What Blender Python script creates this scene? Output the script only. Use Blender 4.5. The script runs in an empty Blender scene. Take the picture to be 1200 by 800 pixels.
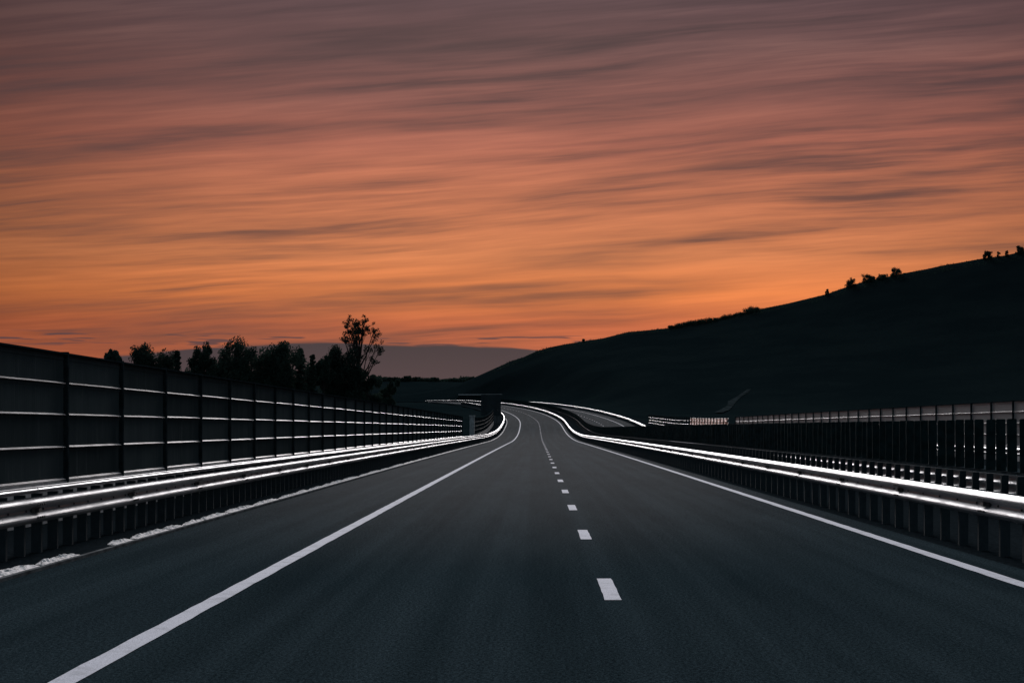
import bpy, bmesh, math, random
from mathutils import Vector, Matrix, noise as mnoise

random.seed(7)
scene = bpy.context.scene
col = scene.collection
R = math.radians

# ------------------------------------------------------------------ camera
F_PX, VPX, VPY, EYE = 1800.0, 629.0, 500.0, 1.55      # focal length and vanishing point in photo pixels
cam_d = bpy.data.cameras.new('camera')
cam_d.sensor_width = 36.0
cam_d.lens = F_PX / 1200.0 * 36.0
cam_d.shift_x = -(VPX - 600.0) / 1200.0
cam_d.shift_y = (VPY - 400.0) / 1200.0
cam_d.clip_start = 0.1
cam_d.clip_end = 20000.0
cam = bpy.data.objects.new('camera', cam_d)
cam.location = (0, 0, EYE)
cam.rotation_euler = (R(90), 0, 0)
col.objects.link(cam)
scene.camera = cam

# ------------------------------------------------------------------ light and sky
SUN_AZ, SUN_EL = R(-1.2), R(19.0)          # ahead of the camera, where the afterglow is
sd = bpy.data.lights.new('sun', 'SUN')
sd.energy = 4.4
sd.angle = R(22)
sd.color = (1.0, 0.95, 0.96)
sun = bpy.data.objects.new('sun', sd)
col.objects.link(sun)
to_sun = Vector((math.sin(SUN_AZ) * math.cos(SUN_EL), math.cos(SUN_AZ) * math.cos(SUN_EL), math.sin(SUN_EL)))
sun.rotation_euler = (-to_sun).to_track_quat('-Z', 'Y').to_euler()
sun.location = to_sun * 300

scene.view_settings.view_transform = 'Standard'
scene.view_settings.look = 'None'
scene.view_settings.exposure = 0.0
scene.view_settings.gamma = 1.0
scene.view_settings.use_curve_mapping = False
scene.cycles.use_denoising = True
scene.cycles.max_bounces = 6


def s2l(c):
    return tuple((v / 255 / 12.92) if v / 255 <= .04045 else ((v / 255 + .055) / 1.055) ** 2.4 for v in c)


class Nodes:
    """small helper to wire shader nodes"""
    def __init__(self, tree):
        self.t = tree
        tree.nodes.clear()

    def new(self, typ, ins=None, **kw):
        n = self.t.nodes.new(typ)
        for k, v in kw.items():
            setattr(n, k, v)
        for k, v in (ins or {}).items():
            self.put(n.inputs[k], v)
        return n

    def put(self, sock, v):
        if isinstance(v, bpy.types.NodeSocket):
            self.t.links.new(v, sock)
        elif isinstance(v, bpy.types.Node):
            self.t.links.new(v.outputs[0], sock)
        else:
            if hasattr(sock, 'default_value'):
                dv = sock.default_value
                if hasattr(dv, '__len__') and not hasattr(v, '__len__'):
                    v = (v,) * len(dv)
                if hasattr(dv, '__len__') and len(dv) == 4 and len(v) == 3:
                    v = (*v, 1)
                sock.default_value = v

    def math(self, op, a, b=0.0, clamp=False):
        n = self.new('ShaderNodeMath', operation=op, use_clamp=clamp)
        self.put(n.inputs[0], a)
        self.put(n.inputs[1], b)
        return n.outputs[0]

    def vmath(self, op, a, b=(0, 0, 0)):
        n = self.new('ShaderNodeVectorMath', operation=op)
        self.put(n.inputs[0], a)
        self.put(n.inputs[1], b)
        return n.outputs[1] if op in ('DOT_PRODUCT', 'LENGTH') else n.outputs[0]

    def mix(self, f, a, b, mode='MIX'):
        n = self.new('ShaderNodeMix', data_type='RGBA', blend_type=mode)
        self.put(n.inputs[0], f)
        self.put(n.inputs[6], a)
        self.put(n.inputs[7], b)
        return n.outputs[2]

    def ramp(self, f, stops, interp='LINEAR'):
        n = self.new('ShaderNodeValToRGB')
        n.color_ramp.interpolation = interp
        els = n.color_ramp.elements
        while len(els) < len(stops):
            els.new(0.5)
        for e, (p, c) in zip(els, stops):
            e.position = p
            c = (c, c, c) if not hasattr(c, '__len__') else c
            e.color = (*c[:3], 1)
        self.put(n.inputs[0], f)
        return n.outputs[0]

    def maprange(self, v, a, b, c=0.0, d=1.0, smooth=True):
        n = self.new('ShaderNodeMapRange', interpolation_type='SMOOTHSTEP' if smooth else 'LINEAR')
        for i, x in enumerate((v, a, b, c, d)):
            self.put(n.inputs[i], x)
        return n.outputs[0]

    def noise(self, vec, scale, detail=4.0, rough=.55, dist=0.0):
        n = self.new('ShaderNodeTexNoise', {'Scale': scale, 'Detail': detail, 'Roughness': rough, 'Distortion': dist})
        if vec is not None:
            self.put(n.inputs['Vector'], vec)
        return n.outputs[0]


world = bpy.data.worlds.new('World')
scene.world = world
world.use_nodes = True
N = Nodes(world.node_tree)
dirv = N.new('ShaderNodeTexCoord').outputs['Generated']
sep = N.new('ShaderNodeSeparateXYZ', {0: dirv})
sx, sy, sz = sep.outputs[0], sep.outputs[1], sep.outputs[2]
# colour of the high cirrus by height above the horizon (lit from below the horizon ahead)
ele = N.math('DIVIDE', sz, 0.36, True)
stops = [(0.0, (176, 92, 62)), (.050, (176, 92, 64)), (.066, (184, 96, 62)), (.085, (206, 116, 66)), (.110, (190, 114, 74)),
         (.143, (178, 106, 76)), (.180, (158, 94, 78)), (.207, (130, 83, 76)), (.237, (106, 75, 74)), (.268, (88, 67, 71)), (.34, (76, 65, 71))]
base = N.ramp(ele, [(z / .36, s2l(c)) for z, c in stops])
# the glow fades away from the place where the sun went down
hx = N.vmath('NORMALIZE', N.new('ShaderNodeCombineXYZ', {0: sx, 1: sy, 2: 0.0}).outputs[0])
caz = N.vmath('DOT_PRODUCT', hx, (math.sin(R(2.5)), math.cos(R(2.5)), 0))
fall = N.maprange(caz, math.cos(R(25)), 1.0, .50, 1.06)
base = N.mix(1.0, base, fall, 'MULTIPLY')
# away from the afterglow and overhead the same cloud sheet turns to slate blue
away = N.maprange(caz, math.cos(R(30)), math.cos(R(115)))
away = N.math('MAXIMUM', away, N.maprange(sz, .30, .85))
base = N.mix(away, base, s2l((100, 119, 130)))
# long wind-drawn streaks
yy = N.math('MAXIMUM', N.math('ABSOLUTE', sy), .15)
qx, qz = N.math('DIVIDE', sx, yy), N.math('DIVIDE', sz, yy)          # straight bands of a flat, high cloud sheet
back = N.math('MULTIPLY', N.math('SIGN', sy), 7.0)
tilt = N.math('ADD', N.math('MULTIPLY', qx, -.05), N.math('ADD', qz, N.math('MULTIPLY', N.math('MULTIPLY', qx, qz), -.16)))
warp = N.noise(N.new('ShaderNodeCombineXYZ', {0: N.math('MULTIPLY', qx, 4.0), 1: back, 2: N.math('MULTIPLY', tilt, 14.0)}).outputs[0], 1.0, 2.0)
tilt = N.math('ADD', tilt, N.math('MULTIPLY', N.math('SUBTRACT', warp, .5), .016))


def streak(a, b, off, detail, rough):
    v = N.new('ShaderNodeCombineXYZ', {0: N.math('ADD', N.math('MULTIPLY', qx, a), off), 1: back, 2: N.math('MULTIPLY', tilt, b)}).outputs[0]
    return N.noise(v, 1.0, detail, rough)


n1 = streak(2.0, 19.0, 3.1, 3.0, .5)
n2 = streak(4.2, 66.0, 11.7, 4.0, .55)
n3 = streak(7.0, 190.0, 23.3, 4.0, .6)
n4 = N.maprange(streak(3.0, 16.0, 41.0, 1.0, .5),   .40, .60, .55, 1.25)          # fine combing only in places
n3 = N.math('ADD', .5, N.math('MULTIPLY', N.math('SUBTRACT', n3, .5), n4))
cl = N.math('ADD', N.math('ADD', N.math('MULTIPLY', n1, .34), N.math('MULTIPLY', n2, .40)), N.math('MULTIPLY', n3, .26))
dark = N.maprange(cl, .47, .63)
lite = N.maprange(cl, .51, .38)
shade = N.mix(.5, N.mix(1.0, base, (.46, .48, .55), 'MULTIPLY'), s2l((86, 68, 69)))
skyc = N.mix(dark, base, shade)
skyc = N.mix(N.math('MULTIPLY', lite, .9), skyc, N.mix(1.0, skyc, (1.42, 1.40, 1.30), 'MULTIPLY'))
# low bank of stratus along the horizon, with loose wisps above it
bn = N.noise(N.new('ShaderNodeCombineXYZ', {0: N.math('MULTIPLY', sx, 9.0), 1: N.math('MULTIPLY', sy, 9.0), 2: N.math('MULTIPLY', sz, 90.0)}).outputs[0], 1.0, 4.0)
top = N.math('ADD', N.maprange(sx, -.32, -.15, .040, .0535), N.math('MULTIPLY', N.math('SUBTRACT', bn, .5), .010))
top = N.math('ADD', top, N.math('MULTIPLY', N.maprange(sx, -.03, .04), -.010))
bank = N.maprange(N.math('SUBTRACT', top, sz), -.0006, .0012)
wn = N.noise(N.new('ShaderNodeCombineXYZ', {0: N.math('MULTIPLY', sx, 22.0), 1: N.math('MULTIPLY', sy, 22.0), 2: N.math('MULTIPLY', sz, 420.0)}).outputs[0], 1.0, 2.0)
wband = N.math('MULTIPLY', N.maprange(sz, .049, .053), N.maprange(sz, .061, .0575))
wisp = N.math('MULTIPLY', N.maprange(wn, .555, .62), wband)
bankc = N.ramp(N.math('DIVIDE', sz, .06, True), [(0, s2l((84, 66, 72))), (.55, s2l((74, 60, 67))), (1, s2l((60, 51, 58)))])
skyc = N.mix(N.math('MULTIPLY', wisp, .85), skyc, s2l((78, 58, 64)))
skyc = N.mix(bank, skyc, bankc)
nish = N.new('ShaderNodeTexSky', sky_type='NISHITA', sun_disc=False, sun_elevation=SUN_EL, sun_rotation=SUN_AZ)
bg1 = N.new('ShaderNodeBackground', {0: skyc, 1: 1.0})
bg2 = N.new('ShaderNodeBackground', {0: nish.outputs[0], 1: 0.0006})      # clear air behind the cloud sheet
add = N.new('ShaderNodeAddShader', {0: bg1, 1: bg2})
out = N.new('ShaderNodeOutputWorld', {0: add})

# ------------------------------------------------------------------ materials
MATS = {}


def mat(name, build):
    if name in MATS:
        return MATS[name]
    m = bpy.data.materials.new(name)
    m.use_nodes = True
    n = Nodes(m.node_tree)
    n.out = n.new('ShaderNodeOutputMaterial')
    sh = build(n)
    n.put(n.out.inputs[0], sh)
    MATS[name] = m
    return m


def principled(n, color, rough=.7, metal=0.0, spec=.5, bump=None, bstr=.3, bdist=.01, **kw):
    ins = {'Base Color': color, 'Roughness': rough, 'Metallic': metal, 'Specular IOR Level': spec}
    ins.update(kw)
    p = n.new('ShaderNodeBsdfPrincipled', ins)
    if bump is not None:
        b = n.new('ShaderNodeBump', {'Strength': bstr, 'Distance': bdist, 'Height': bump})
        n.put(p.inputs['Normal'], b)
    return p.outputs[0]


def wpos(n):
    return n.new('ShaderNodeNewGeometry').outputs['Position']


def scaled(n, v, s):
    return n.vmath('MULTIPLY', v, s)


def m_asphalt(n):
    p = wpos(n)
    grain = n.noise(p, 95.0, 3.0, .7)
    fine = n.noise(p, 230.0, 2.0, .7)
    patch = n.noise(scaled(n, p, (1.0, .12, 1.0)), .9, 5.0, .6)
    track = n.noise(scaled(n, p, (2.2, .01, 1.0)), 1.0, 2.0)
    stone = n.noise(scaled(n, p, (1, .6, 1)), 38.0, 4.0, .85)
    c = n.ramp(grain, [(.30, (.008, .013, .017)), (.52, (.022, .031, .039)), (.66, (.044, .058, .070)), (.78, (.11, .125, .14))])
    c = n.mix(n.maprange(stone, .38, .64), n.mix(1.0, c, (.50, .50, .50), 'MULTIPLY'), n.mix(1.0, c, (1.4, 1.4, 1.4), 'MULTIPLY'))
    c = n.mix(n.maprange(patch, .35, .7, .0, .55), c, n.mix(1.0, c, (.55, .58, .6), 'MULTIPLY'))
    c = n.mix(n.maprange(track, .4, .65, .0, .6), c, n.mix(1.0, c, (1.5, 1.45, 1.45), 'MULTIPLY'))
    rough = n.maprange(patch, .3, .7, .93, 1.0)
    h = n.math('ADD', n.math('MULTIPLY', grain, .7), n.math('MULTIPLY', fine, .3))
    c = n.mix(1.0, c, (.86, .97, .93), 'MULTIPLY')
    body = principled(n, c, rough, 0, 0.0, h, .8, .006)
    geo = n.new('ShaderNodeNewGeometry')
    cosv = n.vmath('DOT_PRODUCT', geo.outputs['True Normal'], geo.outputs['Incoming'])
    graze = n.math('MULTIPLY', n.maprange(cosv, .10, .002, 0.0, .0035), n.maprange(stone, .3, .7, .4, 1.5))
    gl = n.new('ShaderNodeBsdfGlossy', {0: (1.0, .95, .95), 'Roughness': .45})
    return n.new('ShaderNodeMixShader', {0: graze, 1: body, 2: gl}).outputs[0]


def m_paint(n):
    p = wpos(n)
    g = n.noise(p, 120.0, 3.0, .7)
    wear = n.noise(p, 3.0, 5.0, .65)
    c = n.ramp(g, [(.28, (.26, .27, .31)), (.5, (.52, .53, .60)), (.7, (.70, .71, .79))])
    c = n.mix(n.maprange(wear, .48, .70, 0, .6), c, (.27, .28, .31))
    chip = n.noise(p, 55.0, 4.0, .8)
    c = n.mix(n.maprange(chip, .60, .66, 0, .75), c, (.06, .07, .075))
    return principled(n, c, .95, 0, .03, g, .5, .003)


def m_zinc(n):
    p = wpos(n)
    sp = n.noise(p, 38.0, 3.0, .6)
    big = n.noise(scaled(n, p, (3, .8, 3)), 2.0, 5.0, .65)
    c = n.mix(sp, (.26, .27, .285), (.39, .40, .415))
    rnd_ = n.new('ShaderNodeObjectInfo').outputs['Random']
    c = n.mix(1.0, c, n.mix(rnd_, (.70, .70, .70), (1.08, 1.06, 1.05)), 'MULTIPLY')
    grime = n.noise(scaled(n, p, (9, 2.2, 30)), 1.0, 5.0, .7)
    c = n.mix(n.maprange(grime, .52, .70, 0, .7), c, (.12, .12, .12))
    c = n.mix(n.maprange(big, .56, .75, 0, .45), c, (.24, .25, .26))
    r = n.maprange(big, .3, .7, .42, .60)
    return principled(n, c, r, .42, .30, sp, .15, .002)


def m_zinc_dull(n):
    p = wpos(n)
    sp = n.noise(p, 14.0, 4.0, .6)
    c = n.mix(sp, (.018, .026, .031), (.046, .058, .065))
    return principled(n, c, .9, .0, .05, sp, .2, .003)


def m_plain(color, rough=.75, metal=0.0, spec=.4, var=.35, scale=6.0, bstr=.2):
    def f(n):
        p = wpos(n)
        v = n.noise(p, scale, 5.0, .6)
        c = n.mix(n.maprange(v, .3, .7, 0, 1), tuple(x * (1 - var) for x in color), tuple(x * (1 + var) for x in color))
        return principled(n, c, rough, metal, spec, v, bstr, .01)
    return f


def m_panel(n):
    p = wpos(n)
    rib = n.new('ShaderNodeTexWave', {'Scale': 3.2, 'Distortion': 0.4, 'Detail': 1.0}, wave_type='BANDS', bands_direction='Y', wave_profile='SIN')
    n.put(rib.inputs['Vector'], p)
    v = n.noise(scaled(n, p, (1, 1.0, .25)), 2.2, 5.0, .6)
    c = n.mix(v, (.026, .036, .040), (.062, .076, .080))
    rnd_ = n.new('ShaderNodeObjectInfo').outputs['Random']
    c = n.mix(1.0, c, n.mix(rnd_, (.75, .75, .75), (1.2, 1.2, 1.2)), 'MULTIPLY')
    drip = n.noise(scaled(n, p, (1, 9.0, .5)), 1.0, 4.0, .65)
    c = n.mix(n.maprange(drip, .55, .72, 0, .5), c, (.10, .11, .115))
    return principled(n, c, 1.0, 0.0, .0, rib.outputs[1], .15, .01)


def m_ledge(n):
    p = wpos(n)
    v = n.noise(scaled(n, p, (4, 1.2, 4)), 1.6, 4.0, .6)
    c = n.mix(n.maprange(v, .4, .7), (.60, .58, .58), (.30, .29, .29))
    rnd_ = n.new('ShaderNodeObjectInfo').outputs['Random']
    c = n.mix(1.0, c, n.mix(rnd_, (.62, .62, .62), (1.05, 1.05, 1.05)), 'MULTIPLY')
    return principled(n, c, .5, .3, .3, v, .08, .004)


def m_acrylic(color, trans, gr=.3, spec=.5):
    def f(n):
        p = wpos(n)
        v = n.noise(p, 9.0, 4.0, .7)
        c = n.mix(v, tuple(x * .8 for x in color), color)
        d = n.new('ShaderNodeBsdfDiffuse', {0: c})
        t = n.new('ShaderNodeBsdfTranslucent', {0: c})
        d = n.new('ShaderNodeMixShader', {0: trans, 1: d, 2: t}).outputs[0]
        g = n.new('ShaderNodeBsdfGlossy', {0: (1, 1, 1), 'Roughness': gr})
        fr = n.math('MULTIPLY', n.new('ShaderNodeFresnel', {0: 1.49}).outputs[0], spec)
        return n.new('ShaderNodeMixShader', {0: fr, 1: d, 2: g}).outputs[0]
    return f


def m_grass(n):
    p = wpos(n)
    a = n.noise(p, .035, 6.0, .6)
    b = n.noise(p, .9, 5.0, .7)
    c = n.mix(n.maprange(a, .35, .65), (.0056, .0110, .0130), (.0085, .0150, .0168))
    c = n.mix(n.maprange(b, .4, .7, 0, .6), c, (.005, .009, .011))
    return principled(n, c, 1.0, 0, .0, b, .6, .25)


def m_leaf(color):
    def f(n):
        info = n.new('ShaderNodeObjectInfo').outputs['Random']
        c = n.mix(info, tuple(x * .7 for x in color), tuple(x * 1.25 for x in color))
        d = n.new('ShaderNodeBsdfDiffuse', {0: c})
        t = n.new('ShaderNodeBsdfTranslucent', {0: c})
        return n.new('ShaderNodeMixShader', {0: .12, 1: d, 2: t}).outputs[0]
    return f


def m_dirt(n):
    p = wpos(n)
    a = n.noise(p, 22.0, 4.0, .7)
    b = n.noise(p, 4.0, 4.0, .6)
    c = n.ramp(a, [(.30, (.10, .09, .09)), (.42, (.62, .59, .59)), (.60, (.92, .88, .88))])
    c = n.mix(n.maprange(b, .58, .7, 0, .8), c, (.16, .14, .14))
    return principled(n, c, 1.0, 0, .1, a, .9, .02)


ASPHALT = mat('asphalt', m_asphalt)
PAINT = mat('road_paint', m_paint)
ZINC = mat('galvanised_steel', m_zinc)
POSTM = mat('dull_post_steel', m_zinc_dull)
BOLT = mat('bolt_steel', m_plain((.05, .05, .05), .6, .3))
PANEL = mat('dark_panel', m_panel)
WPOST = mat('wall_post_steel', m_plain((.018, .026, .030), 1.0, .0, .0))
LEDGE = mat('ledge_metal', m_ledge)
PINK = mat('frosted_panel', m_acrylic((.40, .42, .43), .35, .32, .60))
PALE = mat('pale_frosted_panel', m_acrylic((.97, .97, .97), .05, .38, 2.0))
FIN = mat('anti_glare_plastic', m_plain((.010, .020, .022), .9, 0, .05))
CONC = mat('concrete', m_plain((.30, .30, .31), .9, 0, .2, .3, 5.0, .4))
CONCD = mat('grey_concrete', m_plain((.045, .052, .056), 1.0, 0, .0, .4, 4.0, .4))
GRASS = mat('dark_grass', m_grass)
DIRT = mat('pale_grit', m_dirt)
BARK = mat('bark', m_plain((.035, .032, .03), .9, 0, .1, .3, 12.0))
LEAF = mat('foliage', m_leaf((.035, .055, .045)))
SIGN = mat('sign_back', m_plain((.020, .030, .036), .7, .2, .3, .15, 1.5))
TRACK = mat('trodden_earth', m_plain((.020, .028, .031), 1.0, 0, .0, .6, .5))
KERBM = mat('kerb_concrete', m_plain((.11, .115, .12), 1.0, 0, .0, .45, 3.0, .4))
GRAVEL = mat('median_gravel', m_plain((.010, .014, .017), 1.0, 0, .0, .4, 18.0, .8))

# ------------------------------------------------------------------ helpers


def obj(name, me, parent=None, m=None, label=None, cat=None, group=None, kind=None):
    o = bpy.data.objects.new(name, me)
    col.objects.link(o)
    if parent:
        o.parent = parent
    if m and me and not me.materials:
        me.materials.append(m)
    for k, v in (('label', label), ('category', cat), ('group', group), ('kind', kind)):
        if v:
            o[k] = v
    return o


def mesh(name, verts, faces, m=None, smooth=False):
    me = bpy.data.meshes.new(name)
    me.from_pydata(verts, [], faces)
    if m:
        me.materials.append(m)
    if smooth:
        me.polygons.foreach_set('use_smooth', [True] * len(me.polygons))
    me.update()
    return me


def box_vf(x0, x1, y0, y1, z0, z1):
    v = [(x, y, z) for x in (x0, x1) for y in (y0, y1) for z in (z0, z1)]
    f = [(0, 1, 3, 2), (4, 6, 7, 5), (0, 4, 5, 1), (2, 3, 7, 6), (0, 2, 6, 4), (1, 5, 7, 3)]
    return v, f


def boxes(name, lst, m=None, bevel=0.0):
    V, Fc = [], []
    for b in lst:
        v, f = box_vf(*b)
        o = len(V)
        V += v
        Fc += [tuple(i + o for i in q) for q in f]
    me = mesh(name, V, Fc, m)
    if bevel:
        bm = bmesh.new()
        bm.from_mesh(me)
        bmesh.ops.bevel(bm, geom=list(bm.edges), offset=bevel, segments=1, affect='EDGES')
        bm.to_mesh(me)
        bm.free()
    return me


def extrude_y(name, prof, y0, y1, m=None, smooth=False):
    """closed (x, z) outline drawn out along y"""
    k = len(prof)
    V = [(x, y0, z) for x, z in prof] + [(x, y1, z) for x, z in prof]
    Fc = [(i, (i + 1) % k, k + (i + 1) % k, k + i) for i in range(k)]
    Fc += [tuple(range(k))[::-1], tuple(range(k, 2 * k))]
    return mesh(name, V, Fc, m, smooth)


# ------------------------------------------------------------------ the line of the road
KS = [0, 170, 230, 270, 310, 360, 430, 520, 640, 900]
KC = [0, 0, -.033, -.096, -.868, -1.055, -.90, -1.1, -1.6, -1.6]      # curvature, 1/km
KG = [0, -.17, 1.47, 3.60, 3.33, 3.77, 3.47, 2.6, .0, .0]              # grade, %


def lin(x, xs, ys):
    if x <= xs[0]:
        return ys[0]
    for i in range(1, len(xs)):
        if x <= xs[i]:
            t = (x - xs[i - 1]) / (xs[i] - xs[i - 1])
            return ys[i - 1] + t * (ys[i] - ys[i - 1])
    return ys[-1]


SMAX = 880
PATH = [(0.0, 0.0, 0.0, 0.0)]
_x = _y = _z = _t = 0.0
for _s in range(SMAX + 1):
    _t += lin(_s + .5, KS, KC) * 1e-3
    _x += math.sin(_t)
    _y += math.cos(_t)
    _z += lin(_s + .5, KS, KG) * 1e-2
    PATH.append((_x, _y, _z, _t))


def at(s, l=0.0, z=0.0):
    """point at distance s along the road, l to the right, z above the carriageway"""
    if s <= 0:
        return Vector((l, s, z))
    i = min(int(s), SMAX)
    t = s - i
    a, b = PATH[i], PATH[min(i + 1, SMAX + 1)]
    x, y, h, th = (a[k] + t * (b[k] - a[k]) for k in range(4))
    return Vector((x + l * math.cos(th), y - l * math.sin(th), h + z))


def heading(s):
    return PATH[max(0, min(int(s), SMAX))][3]


def place(name, me, s, l, z, parent):
    """an upright piece set across the line of the road"""
    o = obj(name, me, parent)
    o.location = at(s, l, z) - (parent.location if parent else Vector())
    o.rotation_euler = (0, 0, -heading(s))
    return o


def span(name, me, s0, s1, l, z, parent, length):
    """a piece of `length` metres along +y laid between two points of the line"""
    za, zb_ = z if isinstance(z, tuple) else (z, z)
    a, b = at(s0, l, za), at(s1, l, zb_)
    d = b - a
    o = obj(name, me, parent)
    o.location = a - (parent.location if parent else Vector())
    o.rotation_euler = (math.asin(d.z / d.length), 0, -math.atan2(d.x, d.y))
    o.scale = (1, d.length / length, 1)
    return o


def joined(name, me, spots, parent, m):
    """many far pieces, too small to tell apart, as one part"""
    V, Fc = [], []
    mv = [v.co.copy() for v in me.vertices]
    mf = [tuple(p.vertices) for p in me.polygons]
    for s, l, z in spots:
        M = Matrix.Translation(at(s, l, z) - parent.location) @ Matrix.Rotation(-heading(s), 4, 'Z')
        o = len(V)
        V += [tuple(M @ v) for v in mv]
        Fc += [tuple(i + o for i in f) for f in mf]
    return obj(name, mesh(name, V, Fc, m), parent, kind='stuff')


def empty(name, loc, label, cat, group=None):
    o = obj(name, None, None, None, label, cat, group)
    o.location = loc
    o.empty_display_size = .3
    return o


def ribbon(name, l0, l1, s0, s1, z, m, step=2.0, parent=None, kind=None, thick=None, rag=0.0):
    V, Fc = [], []
    n = max(1, int(math.ceil((s1 - s0) / step)))
    rows = [(l0, z), (l1, z)] if thick is None else [(l0, z - thick), (l0, z), (l1, z), (l1, z - thick)]
    k = len(rows)
    for i in range(n + 1):
        s = s0 + (s1 - s0) * i / n
        V += [tuple(at(s, l + (random.uniform(-rag, rag) if rag else 0), h)) for l, h in rows]
    for i in range(n):
        for j in range(k - 1):
            a = i * k + j
            Fc.append((a, a + 1, a + k + 1, a + k))
    return obj(name, mesh(name, V, Fc, m), parent, kind=kind)


def road_s(x, y):
    """nearest place on the line: (s, l)"""
    best = None
    for i in range(0, SMAX, 8):
        px, py, _, th = PATH[i]
        d = (x - px) ** 2 + (y - py) ** 2
        if best is None or d < best[0]:
            best = (d, i)
    i = best[1]
    px, py, _, th = PATH[i]
    l = (x - px) * math.cos(th) - (y - py) * math.sin(th)
    return (min(i, max(0, y)) if y < 8 else i), (l if y >= 0 else x)


# ------------------------------------------------------------------ terrain
RIDGE_Y = 700.0
RPX = [(200, 470), (480, 462), (540, 450), (565, 440), (600, 424), (640, 407), (700, 396), (742, 388), (775, 385.5), (790, 383.5), (825, 377),
       (883, 363), (933, 353), (967, 344), (1017, 330), (1058, 320), (1117, 308), (1158, 301), (1200, 296), (1330, 284), (1700, 275)]
RX = [(u - VPX) / F_PX * RIDGE_Y for u, v in RPX]
RZ = [EYE + (VPY - v) / F_PX * RIDGE_Y for u, v in RPX]


def smooth(a, b, x):
    t = min(1, max(0, (x - a) / (b - a)))
    return t * t * (3 - 2 * t)


def nz(x, y, sc, seed=0.0):
    return mnoise.noise(Vector((x * sc + seed, y * sc - seed, seed)))


def ground_z(x, y):
    s, l = road_s(x, y)
    rz = at(s, 0, 0).z - .16
    # natural ground: falls away from the road a little, then the hill on the right and the bank far ahead
    left = -.9 * smooth(9, 30, -l) - .02 * max(0, min(-l - 30, 60))
    nat = rz + left - .5 * smooth(24, 40, l)
    if y > 300:
        zr = lin(x, RX, RZ) + 1.2 * nz(x, 0, .03, 5.2) + .5 * nz(x, 0, .11, 9.1)
        ys = 330 + 210 * smooth(40, -40, x)
        if y <= RIDGE_Y:
            t = max(0, (y - ys) / (RIDGE_Y - ys))
            h = zr * t ** 1.35
        else:
            h = zr * max(.0, 1 - ((y - RIDGE_Y) / 900.0) ** 1.2)
        w = smooth(25, 60, abs(l - 5)) if y < 660 else 1.0
        nat = nat + max(0, h - nat) * w
    if y > 640 and x < 40:                     # wooded rise that closes the view left of the bend
        zl = EYE + (VPY - 448.5 + 1.6 * nz(x, y, .02, 3.3) - 3 * smooth(-60, -300, x)) / F_PX * 860
        t = smooth(640, 860, y)
        nat = max(nat, rz + (zl - rz) * t) if y < 860 else max(nat, zl - (y - 860) * .01)
    nat += .12 * nz(x, y, .05, 1.7) * smooth(10, 40, abs(l - 7))
    return nat


def frange_list(segs):
    outl = []
    for a, b, st in segs:
        n = max(1, round((b - a) / st))
        outl += [a + (b - a) * i / n for i in range(n)]
    outl.append(segs[-1][1])
    return outl


gx = frange_list([(-6000, -900, 850), (-900, -200, 70), (-200, -60, 14), (-60, 60, 6), (60, 320, 9), (320, 900, 60), (900, 6000, 850)])
gy = frange_list([(-3000, -60, 500), (-60, 280, 20), (280, 900, 10), (900, 1600, 70), (1600, 9000, 900)])
V, Fc = [], []
for y in gy:
    for x in gx:
        V.append((x, y, ground_z(x, y)))
nx = len(gx)
for j in range(len(gy) - 1):
    for i in range(nx - 1):
        a = j * nx + i
        Fc.append((a, a + 1, a + nx + 1, a + nx))
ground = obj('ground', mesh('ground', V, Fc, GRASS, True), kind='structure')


def ray_ground(u, v, y0=280.0, y1=720.0):
    """where the sight line of a pixel meets the hillside"""
    y = y0
    while y < y1:
        x, z = (u - VPX) / F_PX * y, EYE + (VPY - v) / F_PX * y
        if z <= ground_z(x, y):
            return Vector((x, y, ground_z(x, y)))
        y += 2.0
    return None


# ------------------------------------------------------------------ roads, verges, markings
ROAD_END = 700
road = ribbon('road', -5.36, 5.30, -30, ROAD_END, 0.0, ASPHALT, kind='structure')
opp = ribbon('opposite_road', 8.35, 18.30, -30, ROAD_END, 0.0, ASPHALT, kind='structure')
ribbon('median', 5.301, 8.349, -30, ROAD_END, -.012, GRAVEL, kind='structure')
verge = ribbon('verge', -8.6, -6.401, -30, ROAD_END, -.008, GRAVEL, kind='structure')
ribbon('outer_verge', 18.301, 22.9, -30, ROAD_END, -.012, GRAVEL, kind='structure')
ribbon('kerb', -5.421, -5.361, -30, ROAD_END, .035, KERBM, kind='structure', thick=.06)
ribbon('kerb_strip', -6.4, -5.422, -30, ROAD_END, .030, GRAVEL, kind='structure', thick=.06)
ribbon('edge_line', -2.88 - .085, -2.88 + .085, -30, ROAD_END, .004, PAINT, .4, road, rag=.006)
ribbon('edge_line', 4.78 - .085, 4.78 + .085, -30, ROAD_END, .004, PAINT, .4, road, rag=.006)
ribbon('edge_line', 8.85, 9.02, -30, ROAD_END, .004, PAINT, 2.0, opp)
ribbon('edge_line', 16.0, 16.17, -30, ROAD_END, .004, PAINT, 2.0, opp)
DASH0, DASHP, DASHL = 14.73, 7.45, 1.95
for k in range(-1, 60):
    s = DASH0 + DASHP * k - DASHL / 2
    ribbon('lane_dash', .685 - .075, .685 + .075, s, s + DASHL, .004, PAINT, .25, road, rag=.005)
    if k > 4:
        ribbon('lane_dash', 12.4 - .075, 12.4 + .075, s, s + DASHL, .004, PAINT, 1.95, opp)
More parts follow.
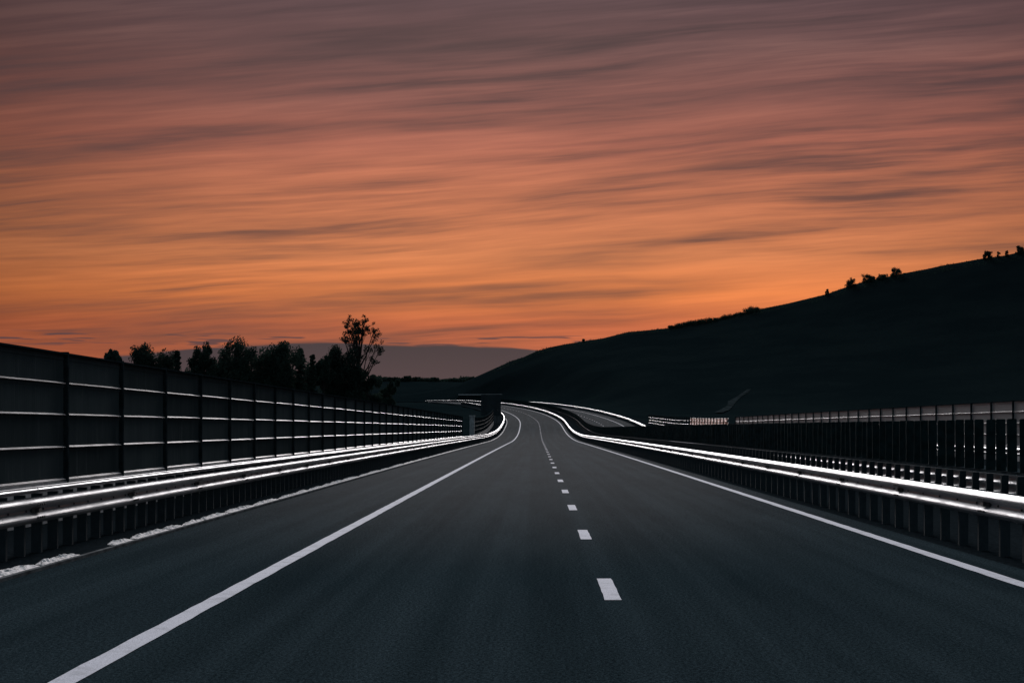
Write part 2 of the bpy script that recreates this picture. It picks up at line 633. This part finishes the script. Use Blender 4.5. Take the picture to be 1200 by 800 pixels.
# pale grit blown along the kerb top
V, Fc = [], []
s = 12.0
rnd = random.Random(3)
while s < 330:
    L = rnd.uniform(.5, 2.4) * (1 + s / 90)
    if 18.3 < s + L < 20.2:
        L = max(.3, 18.3 - s)
    n = max(6, int(L / (.05 if s < 60 else .2)))
    cols = 7
    base_i = len(V)
    w0 = rnd.uniform(.12, .21)
    for i in range(n + 1):
        t = i / n
        env = min(1, 4 * t, 4 * (1 - t)) ** .5
        w = w0 * (.45 + .55 * env) * (1 + .35 * mnoise.noise(Vector((s * 3 + i * .3, 0, 1))))
        for j in range(cols):
            q = j / (cols - 1)
            hh = .034 * env * math.sin(math.pi * q) ** .7 * (.75 + .9 * mnoise.noise(Vector((s * 7 + i * L / n * 9, q * 4.2, 4.4))) + .5 * mnoise.noise(Vector((s * 9 + i * L / n * 27, q * 9, 2.4))))
            V.append(tuple(at(s + L * t, -5.425 - w * q, .031 + max(0, hh))))
    for i in range(n):
        for j in range(cols - 1):
            a = base_i + i * cols + j
            Fc.append((a, a + cols, a + cols + 1, a + 1))
    s += L + rnd.uniform(.0, .16) * (1 + s / 120)
    if 18.2 < s < 19.8:
        s = 19.8
obj('kerb_grit', mesh('kerb_grit', V, Fc, DIRT), None, None, 'pale grit and dust lying along the kerb under the left guard rail', 'grit', None, 'stuff')

# ------------------------------------------------------------------ guard rails


def w_profile(sign, th=.004):
    """closed W-beam outline; sign = side the waves face (+1 right, -1 left)"""
    p = [(.000, .155), (.012, .152), (.052, .128), (.074, .112), (.081, .098), (.081, .078), (.074, .064), (.030, .034), (.004, .014),
         (.000, 0.0)]
    p = p + [(x, -z) for x, z in p[-2::-1]]
    inner = [(x - th - .001, z) for x, z in p]
    return [(sign * x, z) for x, z in p + inner[::-1]]


BEAM = 1.0


def beam_mesh(name, sign):
    return extrude_y(name, w_profile(sign), 0, BEAM, ZINC)


def c_post(name, h, side, m=POSTM):
    """open steel channel, its mouth turned along the road"""
    t = .006
    d, w = .12, .06
    return boxes(name, [(-d / 2, d / 2, -w / 2, -w / 2 + t, -.05, h), (-d / 2, -d / 2 + t, -w / 2 + t + .0005, w / 2, -.05, h),
                        (d / 2 - t, d / 2, -w / 2 + t + .0005, w / 2, -.05, h)], m)


def bolt_mesh(name, sign):
    bm = bmesh.new()
    bmesh.ops.create_cone(bm, cap_ends=True, segments=8, radius1=.016, radius2=.010, depth=.016,
                          matrix=Matrix.Rotation(sign * math.pi / 2, 4, 'Y'))
    me = bpy.data.meshes.new(name)
    bm.to_mesh(me)
    bm.free()
    me.materials.append(BOLT)
    return me


def splice_mesh(name, sign):
    """overlapping beam end with its two rows of bolts in the trough"""
    lst = [(min(0, sign * .030), max(0, sign * .030), -.16, .16, -.030, .030)]
    for y in (-.12, -.04, .04, .12):
        for z in (-.075, .075):
            lst.append((min(sign * .082, sign * .094), max(sign * .082, sign * .094), y - .012, y + .012, z - .02, z + .004))
    lst.append((min(sign * .031, sign * .075), max(sign * .031, sign * .075), -.055, .055, -.022, .022))
    return boxes(name, lst, BOLT)


def guard_rail(name, label, l, sign, s0, s1, seg, per, zc, post_h, post_l, near_to, cat='guard rail', top=None, group=None, post0=0.0):
    """l = plane of the beam's back; per = posts to a beam; near_to = how far single posts can be told apart"""
    root = empty(name, at(s0, l, 0), label, cat, group)
    bmsh, pm = beam_mesh('beam', sign), c_post('post', post_h, sign)
    bo, sp = bolt_mesh('bolt', sign), splice_mesh('splice_plate', sign)
    n = int((s1 - s0) / seg)
    tb = None
    if top:
        z0, z1, x0, x1 = top
        tb = boxes('top_rail', [(x0, x1, .004, BEAM - .004, z0, z1)], ZINC)
        bm = bmesh.new()
        bm.from_mesh(tb)
        es = [e for e in bm.edges if abs(e.verts[0].co.y - e.verts[1].co.y) > .5]
        bmesh.ops.bevel(bm, geom=es, offset=.028, segments=3, affect='EDGES')
        bm.to_mesh(tb)
        bm.free()
    far = []
    for i in range(n):
        a = s0 + i * seg
        b = span('beam', bmsh, a, a + seg, l, zc, root, BEAM)
        if tb:
            span('top_rail', tb, a, a + seg, l, 0, root, BEAM)
        if a < 110:
            place('splice_plate', sp, a, l, zc, root)
        for k in range(per):
            sp_ = a + (k + .5) * seg / per
            if sp_ < near_to:
                place('post', pm, sp_, post_l, 0, root)
                if sp_ < 75:
                    place('bolt', bo, sp_, l + sign * .010, zc, root)
            else:
                far.append((sp_, post_l, 0))
    if far:
        joined('far_posts', pm, far, root, POSTM)
    return root


guard_rail('guard_rail', 'three-bar galvanised guard rail along the left kerb in front of the dark wall', -6.0, 1, 14, 478, 4.34, 7, .56, .75,
           -6.07, 190, top=(.765, .835, -.06, .065))
guard_rail('guard_rail', 'bright galvanised guard rail beside the right edge line, nearer of the two median rails', 5.58, -1, 10, 600, 4.5, 5, .595, .70,
           5.65, 250)
guard_rail('guard_rail', 'guard rail seen from its back under the row of dark fins in the median', 7.92, 1, 16, 600, 4.25, 5, .595, .745,
           7.85, 230)
guard_rail('guard_rail', 'far guard rail along the outer edge of the opposite carriageway, curving away up the hill', 18.68, -1, 40, 640, 4.5, 2, .595, .70,
           18.75, 60)

# ------------------------------------------------------------------ anti-glare fins on the median
root = empty('anti_glare_screen', at(16, 7.95, 0), 'row of dark upright anti-glare fins standing along the median', 'anti-glare screen')
fin_v = []
prof = [(-.083, .80), (.083, .80), (.083, 1.675), (.070, 1.69), (-.070, 1.69), (-.083, 1.675)]
k = len(prof)
fin = mesh('fin', [(x, -.011, z) for x, z in prof] + [(x, .011, z) for x, z in prof],
           [(i, (i + 1) % k, k + (i + 1) % k, k + i) for i in range(k)] + [tuple(range(k))[::-1], tuple(range(k, 2 * k))], FIN)
far = []
s, c = 18.0, 0
FINP = .647
while s < 560:
    if c < 300:
        fo = place('fin', fin, s + random.uniform(-.012, .012), 7.99, random.uniform(-.006, .004), root)
        fo.rotation_euler.z += R(random.uniform(-7, 7))
        fo.rotation_euler.y = R(random.uniform(-.8, .8))
    else:
        far.append((s, 7.99, 0))
    s += FINP
    c += 1
joined('far_fins', fin, far, root, FIN)
carrier = boxes('carrier_rail', [(-.03, .03, .003, .997, .755, .799)], CONCD)
for i in range(120):
    span('carrier_rail', carrier, 16 + 4.5 * i, 16 + 4.5 * (i + 1), 7.99, 0, root, BEAM)

# ------------------------------------------------------------------ noise walls
ROWS = [.70, 1.24, 1.78, 2.31, 2.77]


def panel_mesh(name, h, face, m, ribs=False):
    """pressed panel with a raised rim; face = side towards our road"""
    t = .05
    f = face
    lst = []

    def b(x0, x1, y0, y1, z0, z1):
        lst.append((min(f * x0, f * x1), max(f * x0, f * x1), y0, y1, z0, z1))
    b(-t, 0, .012, .988, .0, h - .002)
    b(.0005, .012, .012, .988, .012, .05)
    b(.0005, .012, .012, .988, h - .09, h - .055)
    if ribs:
        for q in (.33, .62):
            b(.0005, .010, .012, .988, h * q, h * q + .03)
    return boxes(name, lst, m)


def noise_wall(name, label, l, face, posts, panel_m, group=None, rows=ROWS, ledge_rows=(0, 1, 2, 3), plinth=True, cap=True, ribs=False, lean=0.0, ledge_m=None, sink=0.0):
    z00 = at(posts[0]).z
    dz = lambda q: -sink * (at(q).z - z00)
    root = empty(name, at(posts[0], l, 0), label, 'noise wall', group)
    pm = boxes('post', [(-.08, .08, -.085, -.073, -.1, rows[-1] + .05), (-.08, .08, .073, .085, -.1, rows[-1] + .05), (-.006, .006, -.0725, .0725, -.1, rows[-1] + .045)], WPOST)
    pm2 = boxes('post', [(-.062 + face * .012, .062 + face * .012, -.040, .040, -.1, rows[-1] + .05)], WPOST)
    pans = [panel_mesh('panel', rows[i + 1] - rows[i], face, panel_m, ribs) for i in range(len(rows) - 1)]
    led = extrude_y('ledge', [(face * x, z) for x, z in ((-.02, -.012), (.046, -.030), (.046, -.022), (-.02, .006))], .03, .97, ledge_m or LEDGE)
    capm = boxes('cap_strip', [(-.075, .075, .012, .988, .0, .03)], WPOST)
    plm = boxes('plinth', [(-.06, .06, .0, 1.0, -.2, rows[0] - .055)], CONC)
    for i, s in enumerate(posts):
        place('post', pm2, s, l, dz(s), root)
        if i + 1 == len(posts):
            break
        s2 = posts[i + 1]
        for r in range(len(rows) - 1):
            po = span('panel', pans[r], s, s2, l, (rows[r] + dz(s), rows[r] + dz(s2)), root, BEAM)
            po.rotation_euler.y = R(lean)
        for r in ledge_rows:
            jz = rows[r] + random.uniform(-.006, .006)
            span('ledge', led, s, s2, l + face * .016, (jz + dz(s), jz + dz(s2)), root, BEAM)
        if cap:
            span('cap_strip', capm, s, s2, l, (rows[-1] + dz(s), rows[-1] + dz(s2)), root, BEAM)
        if plinth:
            span('plinth', plm, s, s2, l, (dz(s), dz(s2)), root, BEAM)
    return root


P0, PP = 26.0, 3.46
noise_wall('noise_wall', 'long dark noise wall with bright ledges running beside the left guard rail', -8.0, 1,
           [P0 + PP * k for k in range(-3, 41)], PANEL)
noise_wall('noise_wall', 'short dark noise wall curving away past the pale pillar, left of the bend', -8.0, 1,
           [197 + PP * k for k in range(0, 28)], PANEL, ledge_m=mat('dull_ledge', m_plain((.16, .16, .16), .9, 0, .1)))
noise_wall('noise_wall', 'brownish frosted noise wall showing above the median fins on the right', 22.3, -1,
           [71.8 + PP * k for k in range(-3, 30)], PINK, ribs=False, rows=ROWS)
noise_wall('noise_wall', 'pale bright noise wall, panels tilted back to catch light, in the middle distance on the right', 22.3, -1,
           [180 + 3.4 * k for k in range(0, 14)], PALE, ledge_rows=(0,), ribs=False, lean=22)  # backward lean of the panels is added only to catch more light
noise_wall('noise_wall', 'dark noise wall with thin bright ledges at the end of the pale panels', 22.3, -1,
           [224.8 + PP * k for k in range(0, 23)], PANEL, sink=.55)

# pale pillar between the two left walls
root = empty('concrete_pillar', at(190, -8.0, 0), 'pale upright concrete pillar in the gap between the two left walls', 'pillar')
obj('shaft', boxes('shaft', [(-.30, .30, -.3, .3, -.2, 2.95)], CONC, .03), root)
obj('cap', boxes('cap', [(-.36, .36, -.36, .36, 2.952, 3.10)], CONC, .02), root)

# back of a large road sign
sc = at(302, 0, 0)
sX0, sX1 = (563.5 - VPX) / F_PX * sc.y, (587 - VPX) / F_PX * sc.y
zb, zt = EYE + (VPY - 487) / F_PX * sc.y, EYE + (VPY - 462) / F_PX * sc.y
gz = sc.z - .3
root = empty('road_sign', ((sX0 + sX1) / 2, sc.y, gz), 'back of a large dark road sign at the bend beyond the left walls', 'road sign')
w = (sX1 - sX0) / 2
nb = 4
for i in range(nb):
    h = (zt - zb) / nb
    obj('board', boxes('board', [(-w, w, -.02, .02, zb - gz + i * h + .004, zb - gz + (i + 1) * h - .004)], SIGN), root)
for x in (-w * .6, w * .6):
    obj('post', boxes('post', [(x - .09, x + .09, -.24, -.06, -.4, zt - gz)], SIGN), root)
for q in (.2, .5, .8):
    obj('brace', boxes('brace', [(-w * .95, w * .95, -.058, -.022, zb - gz + q * (zt - zb), zb - gz + q * (zt - zb) + .08)], SIGN), root)

# low pale parapet on the bank beyond the bend
root = empty('parapet', ((575 - VPX) / F_PX * 640, 640, 0), 'thin pale concrete parapet across the dark bank beyond the bend', 'parapet')
zp = EYE + (VPY - 461.5) / F_PX * 640
x0 = (537 - VPX) / F_PX * 640
x1 = (612 - VPX) / F_PX * 640
ox = root.location.x
for i in range(6):
    a = x0 + (x1 - x0) * i / 6
    b = x0 + (x1 - x0) * (i + 1) / 6
    obj('block', boxes('block', [(a - ox + .02, b - ox - .02, -.2, .2, zp - .55, zp)], CONC), root)
    obj('footing', boxes('footing', [(a - ox + .02, b - ox - .02, -.6, .19, zp - 4.5, zp - .56)], GRASS), root)

# trodden path on the hillside
pts = [ray_ground(u, v) for u, v in ((842, 484), (850, 480), (856, 476), (858, 471), (866, 465), (874, 460), (878, 457))]
pts = [p for p in pts if p]
if len(pts) > 2:
    V, Fc = [], []
    for i, p in enumerate(pts):
        wv = (1.1, 1.3, .8, 1.2, .7, .9, .5)[min(i, 6)]
        for dx in (-wv, wv):
            V.append((p.x + dx, p.y, ground_z(p.x + dx, p.y) + .12))
    Fc = [(2 * i, 2 * i + 1, 2 * i + 3, 2 * i + 2) for i in range(len(pts) - 1)]
    obj('footpath', mesh('footpath', V, Fc, TRACK), kind='structure')

# ------------------------------------------------------------------ trees


def tube(V, Fc, pts, radii, sides=6):
    base_i = len(V)
    for i, (p, r) in enumerate(zip(pts, radii)):
        d = (pts[min(i + 1, len(pts) - 1)] - pts[max(i - 1, 0)]).normalized()
        a = d.orthogonal().normalized()
        b = d.cross(a)
        for k in range(sides):
            t = 2 * math.pi * k / sides
            V.append(tuple(p + a * (r * math.cos(t)) + b * (r * math.sin(t))))
    for i in range(len(pts) - 1):
        for k in range(sides):
            a = base_i + i * sides + k
            b = base_i + i * sides + (k + 1) % sides
            Fc.append((a, b, b + sides, a + sides))


def leaves(V, Fc, c, r, n, size, rg, squash=1.0):
    for _ in range(n):
        d = Vector((rg.gauss(0, 1), rg.gauss(0, 1), rg.gauss(0, 1))).normalized() * (r * rg.random() ** .45)
        d.z *= squash
        p = c + d
        a = Vector((rg.gauss(0, 1), rg.gauss(0, 1), rg.gauss(0, 1))).normalized()
        b = a.orthogonal().normalized()
        e = a.cross(b)
        s1 = size * rg.uniform(.6, 1.3)
        i = len(V)
        V += [tuple(p - b * s1), tuple(p + e * s1 * .55), tuple(p + b * s1), tuple(p - e * s1 * .55)]
        Fc.append((i, i + 1, i + 2, i + 3))


def tree(name, label, base, height, width, shape, seed, leafsize=.16, dens=1.0, group='trees behind the left noise wall', cat='tree'):
    rg = random.Random(seed)
    root = empty(name, base, label, cat, group)
    TV, TF, LV, LF = [], [], [], []
    H, W = height, width / 2
    tr = max(.05, H * .016)
    lean = Vector((rg.uniform(-.04, .04), rg.uniform(-.04, .04), 1))
    nseg = 7
    topz = .93 if shape != 'round' else .82
    tp = [Vector((lean.x * H * q + rg.uniform(-.03, .03) * W * (q > 0), lean.y * H * q, H * q * topz)) for q in [i / nseg for i in range(nseg + 1)]]
    tp[0].z = -.3
    tube(TV, TF, tp, [tr * (1.15 - .95 * i / nseg) for i in range(nseg + 1)])

    def on_trunk(q):
        f = q * nseg
        i = min(int(f), nseg - 1)
        return tp[i].lerp(tp[i + 1], f - i)
    if shape == 'cone' or shape == 'cypress':
        n = int(34 * dens)
        for i in range(n):
            q = .10 + .88 * i / n
            wr = W * ((1 - q) ** .8 if shape == 'cone' else min(1, 1.6 * (1 - q) ** .55)) * rg.uniform(.75, 1.1)
            a = i * 2.4 + rg.uniform(-.5, .5)
            st = on_trunk(q)
            en = st + Vector((math.cos(a) * wr, math.sin(a) * wr, (-.12 if shape == 'cone' else .5) * wr))
            tube(TV, TF, [st, en], [tr * .3, tr * .08], 4)
            for t in (.35, .7, 1.0):
                leaves(LV, LF, st.lerp(en, t), max(.16, W * .30 * (1.1 - q * .6)), int(34 * dens), leafsize, rg, .7)
    else:
        nb_ = {'round': 26, 'bush': 20, 'sparse': 24}[shape]
        q0 = max(.15, 1 - 1.25 * width / H)
        for i in range(nb_):
            q = {'round': rg.uniform(q0, .95), 'bush': rg.uniform(.05, .8), 'sparse': 1 - .42 * rg.random() ** 1.1}[shape]
            a = i * 2.4 + rg.uniform(-.6, .6)
            if shape == 'round':
                env = math.sin(math.pi * min(1, max(.08, (q - q0 + .12) / (1.12 - q0)))) ** .55
            elif shape == 'bush':
                env = (1 - q * .45)
            else:
                env = 1.0
            wr = W * env * rg.uniform(.5, 1.0)
            st = on_trunk(max(.05, q - .18))
            rise = {'round': .16 * min(1, 1.3 * (1 - q0)), 'bush': .22, 'sparse': .16}[shape] * H * rg.uniform(.6, 1.2)
            en = Vector((tp[0].x + math.cos(a) * wr, math.sin(a) * wr, min(H * .97, st.z + rise)))
            if shape == 'sparse':
                ph = rg.uniform(-.55, 1.45)
                rr = rg.uniform(.62, 1.0)
                en = Vector((math.cos(a) * W * math.cos(ph) * rr, math.sin(a) * W * math.cos(ph) * rr, H * (.745 + .25 * math.sin(ph) * rr)))
                st = on_trunk(max(.42, min(.86, en.z / H - rg.uniform(.12, .26))))
            mid = st.lerp(en, .5) + Vector((0, 0, -.04 * H))
            tube(TV, TF, [st, mid, en], [tr * .5, tr * .3, tr * .1], 5)
            if shape == 'sparse':
                for _ in range(6):
                    c = en + Vector((rg.gauss(0, .13) * W, rg.gauss(0, .13) * W, rg.gauss(0, .02) * H))
                    c.z = min(c.z, H * 1.0)
                    tube(TV, TF, [mid.lerp(en, rg.uniform(.3, 1)), c], [tr * .14, tr * .05], 4)
                    leaves(LV, LF, c, W * .12, int(24 * dens), leafsize, rg)
            else:
                for _ in range(4):
                    c = en + Vector((rg.gauss(0, .20) * W, rg.gauss(0, .20) * W, rg.gauss(0, .05) * min(H, width * 1.2)))
                    c.z = min(c.z, H * .98)
                    leaves(LV, LF, c, W * rg.uniform(.20, .36), int(95 * dens), leafsize, rg)
    zs = sorted(v[2] for v in LV)
    xs = sorted(v[0] for v in LV)
    kz = H / zs[int(len(zs) * .997)]
    x0_, x1_ = xs[int(len(xs) * .01)], xs[int(len(xs) * .99)]
    kx = width / (x1_ - x0_)
    cx_ = (x0_ + x1_) / 2 if shape != 'sparse' else 0
    TV = [((x - cx_) * kx if z > .3 else x * kx, y * kx, min(z * kz, H * .955) if z > 0 else z) for x, y, z in TV]
    LV = [((x - cx_) * kx, y * kx, z * kz) for x, y, z in LV]
    obj('trunk', mesh('trunk', TV, TF, BARK), root)
    obj('crown', mesh('crown', LV, LF, LEAF), root)
    return root


def spot(u, v_top, Y):
    x = (u - VPX) / F_PX * Y
    g = ground_z(x, Y)
    return Vector((x, Y, g)), EYE + (VPY - v_top) / F_PX * Y - g


TREES = [  # u centre, top v, width px, distance, shape, density, name, label
    (133, 411, 15, 128, 'round', 1.0, 'small_tree', 'smallest round treetop peeping over the wall at far left of the trees'),
    (174, 406, 50, 134, 'round', 1.2, 'broad_tree', 'broad low dark crown left of the small conifer above the wall'),
    (208, 412, 18, 130, 'cone', .8, 'conifer', 'small pointed conifer between the broad low crown and the round tree'),
    (240, 405, 30, 136, 'round', .9, 'round_tree', 'single round tree standing apart, left of the big twin-topped tree'),
    (277, 398, 46, 140, 'round', .85, 'leafy_tree', 'large loose-leaved dark tree with sky showing through its crown'),
    (320, 403, 54, 138, 'round', 1.5, 'dense_tree', 'widest dense dark tree in the middle of the row'),
    (350, 409, 24, 142, 'cone', 1.0, 'conifer', 'pointed conifer at the right shoulder of the dense dark tree'),
    (367, 416, 12, 144, 'cypress', .9, 'cypress', 'narrow columnar cypress behind the wall'),
    (380, 419, 18, 146, 'round', .6, 'small_tree', 'small loose tree just right of the columnar cypress'),
    (402, 407, 40, 150, 'round', .9, 'dark_tree', 'dark tree mass under the left branches of the tall sparse tree'),
    (421, 369, 46, 152, 'sparse', .8, 'tall_tree', 'tall sparse tree with open branches standing highest against the sky'),
]
for i, (u, v, wpx, Y, shape, dens, nm, lb) in enumerate(TREES):
    b, h = spot(u, v, Y)
    tree(nm, lb, b, h, wpx * (1.12 if shape == 'round' else 1.0) / F_PX * Y, shape, 40 + i, .095, dens * (2.0 if shape != 'sparse' else 1.1))
BUSHES = [(334, 414, 44, 145, 'bush filling the gap between dense tree and pointed conifer'),
          (215, 428, 46, 141, 'bush in the gap between conifer and round tree behind the wall'), (260, 423, 60, 143, 'bush under the left side of the loose-leaved tree'),
          (300, 412, 74, 144, 'bush under the dense dark tree behind the wall'), (352, 427, 46, 147, 'bush at the foot of the columnar cypress'),
          (392, 428, 48, 151, 'bush at the foot of the dark tree mass'), (432, 437, 30, 154, 'low bush at the right foot of the tall sparse tree'),
          (456, 446, 26, 160, 'last low bush to the right of the tall sparse tree')]
for i, (u, v, wpx, Y, lb) in enumerate(BUSHES):
    b, h = spot(u, v, Y)
    tree('bush', 'dark ' + lb, b, h, wpx / F_PX * Y, 'bush', 80 + i, .11, 1.6, 'bushes behind the left noise wall', 'bush')

# shrubs on the skyline of the hill (u, height px, width px)
HILL = [(790, 5, 9, 'leftmost small bush of the thicket on the ridge'), (800, 7, 12, 'second bush of the thicket low on the ridge'),
        (811, 8, 14, 'third bush of the thicket on the ridge'), (824, 8, 15, 'biggest middle bush of the thicket on the ridge'),
        (838, 6, 13, 'fifth bush of the thicket on the ridge'), (852, 6, 13, 'sixth bush of the thicket on the ridge'),
        (866, 5, 12, 'seventh bush of the thicket on the ridge'), (881, 9, 12, 'pointed bush ending the thicket on the ridge'),
        (969, 8, 5, 'lone thin shrub on bare skyline left of the ridge clump'), (998, 12, 14, 'round leafy bush at the left of the ridge clump'),
        (1018, 10, 16, 'flat wide bush in the middle of the ridge clump'), (1034, 7, 14, 'low bush in the ridge clump beside the leaning one'),
        (1050, 11, 14, 'leaning bush at the upper right end of the ridge clump'), (1157, 11, 11, 'round little tree high on the skyline at right'),
        (1170, 8, 4, 'thin shrub just right of the round little tree on skyline'), (1180, 8, 4, 'second thin shrub high on the skyline at right'),
        (1196, 10, 10, 'bush on the skyline at the right edge of the picture'),
        (684, 4, 4, 'tiny shrub on the low left part of the ridge')]
for i, (u, hp, wp, lb) in enumerate(HILL):
    Y = RIDGE_Y - 3
    x = (u - VPX) / F_PX * Y
    g = ground_z(x, Y)
    px = Y / F_PX
    if u < 890 and u > 780:
        wp, hp = wp * 1.7, hp * .72
    tree('ridge_bush', 'dark ' + lb, Vector((x, Y, g - .5)), hp * px * .85 + .6, wp * px * .9, 'bush', 120 + i, .17, .7,
         'shrubs on the hill skyline', 'bush')

# low trees on the wooded rise left of the bend
rg = random.Random(21)
us = [448, 462, 475, 487, 499, 509, 521, 530, 540, 549, 556]
for i, u in enumerate(us):
    Y = 852 - (i % 3) * 6
    x = (u - VPX) / F_PX * Y
    g = ground_z(x, Y)
    wp, hp = rg.uniform(12, 20), rg.uniform(3, 7)
    tree('far_bush', ['first', 'second', 'third', 'fourth', 'fifth', 'sixth', 'seventh', 'eighth', 'ninth', 'tenth', 'eleventh'][i] + ' low tree on the distant rise, counting right from the tall sparse tree',
         Vector((x, Y, g - .3)), hp * Y / F_PX + .5, wp * Y / F_PX, 'bush', 200 + i, .5, .4, 'low trees on the distant rise', 'bush')

# rough grass and low scrub that breaks up the skyline of the hill
V, Fc = [], []
rg = random.Random(5)
for i in range(5200):
    u = rg.uniform(575, 1215)
    Y = RIDGE_Y + rg.uniform(-14, 1)
    x = (u - VPX) / F_PX * Y
    g = ground_z(x, Y)
    big = mnoise.noise(Vector((u * .05, 0, 0))) > .15
    h = rg.uniform(.15, .5) * (2.0 if big and rg.random() < .5 else 1.0)
    w = rg.uniform(.08, .22)
    a = rg.uniform(0, math.pi)
    dx, dy = math.cos(a) * w, math.sin(a) * w
    k = len(V)
    V += [(x - dx, Y - dy, g - .1), (x + dx, Y + dy, g - .1), (x + rg.uniform(-.2, .2), Y, g + h)]
    Fc.append((k, k + 1, k + 2))
obj('hill_grass', mesh('hill_grass', V, Fc, LEAF), None, None, 'rough dark grass fringing the skyline of the hill', 'grass', None, 'stuff')
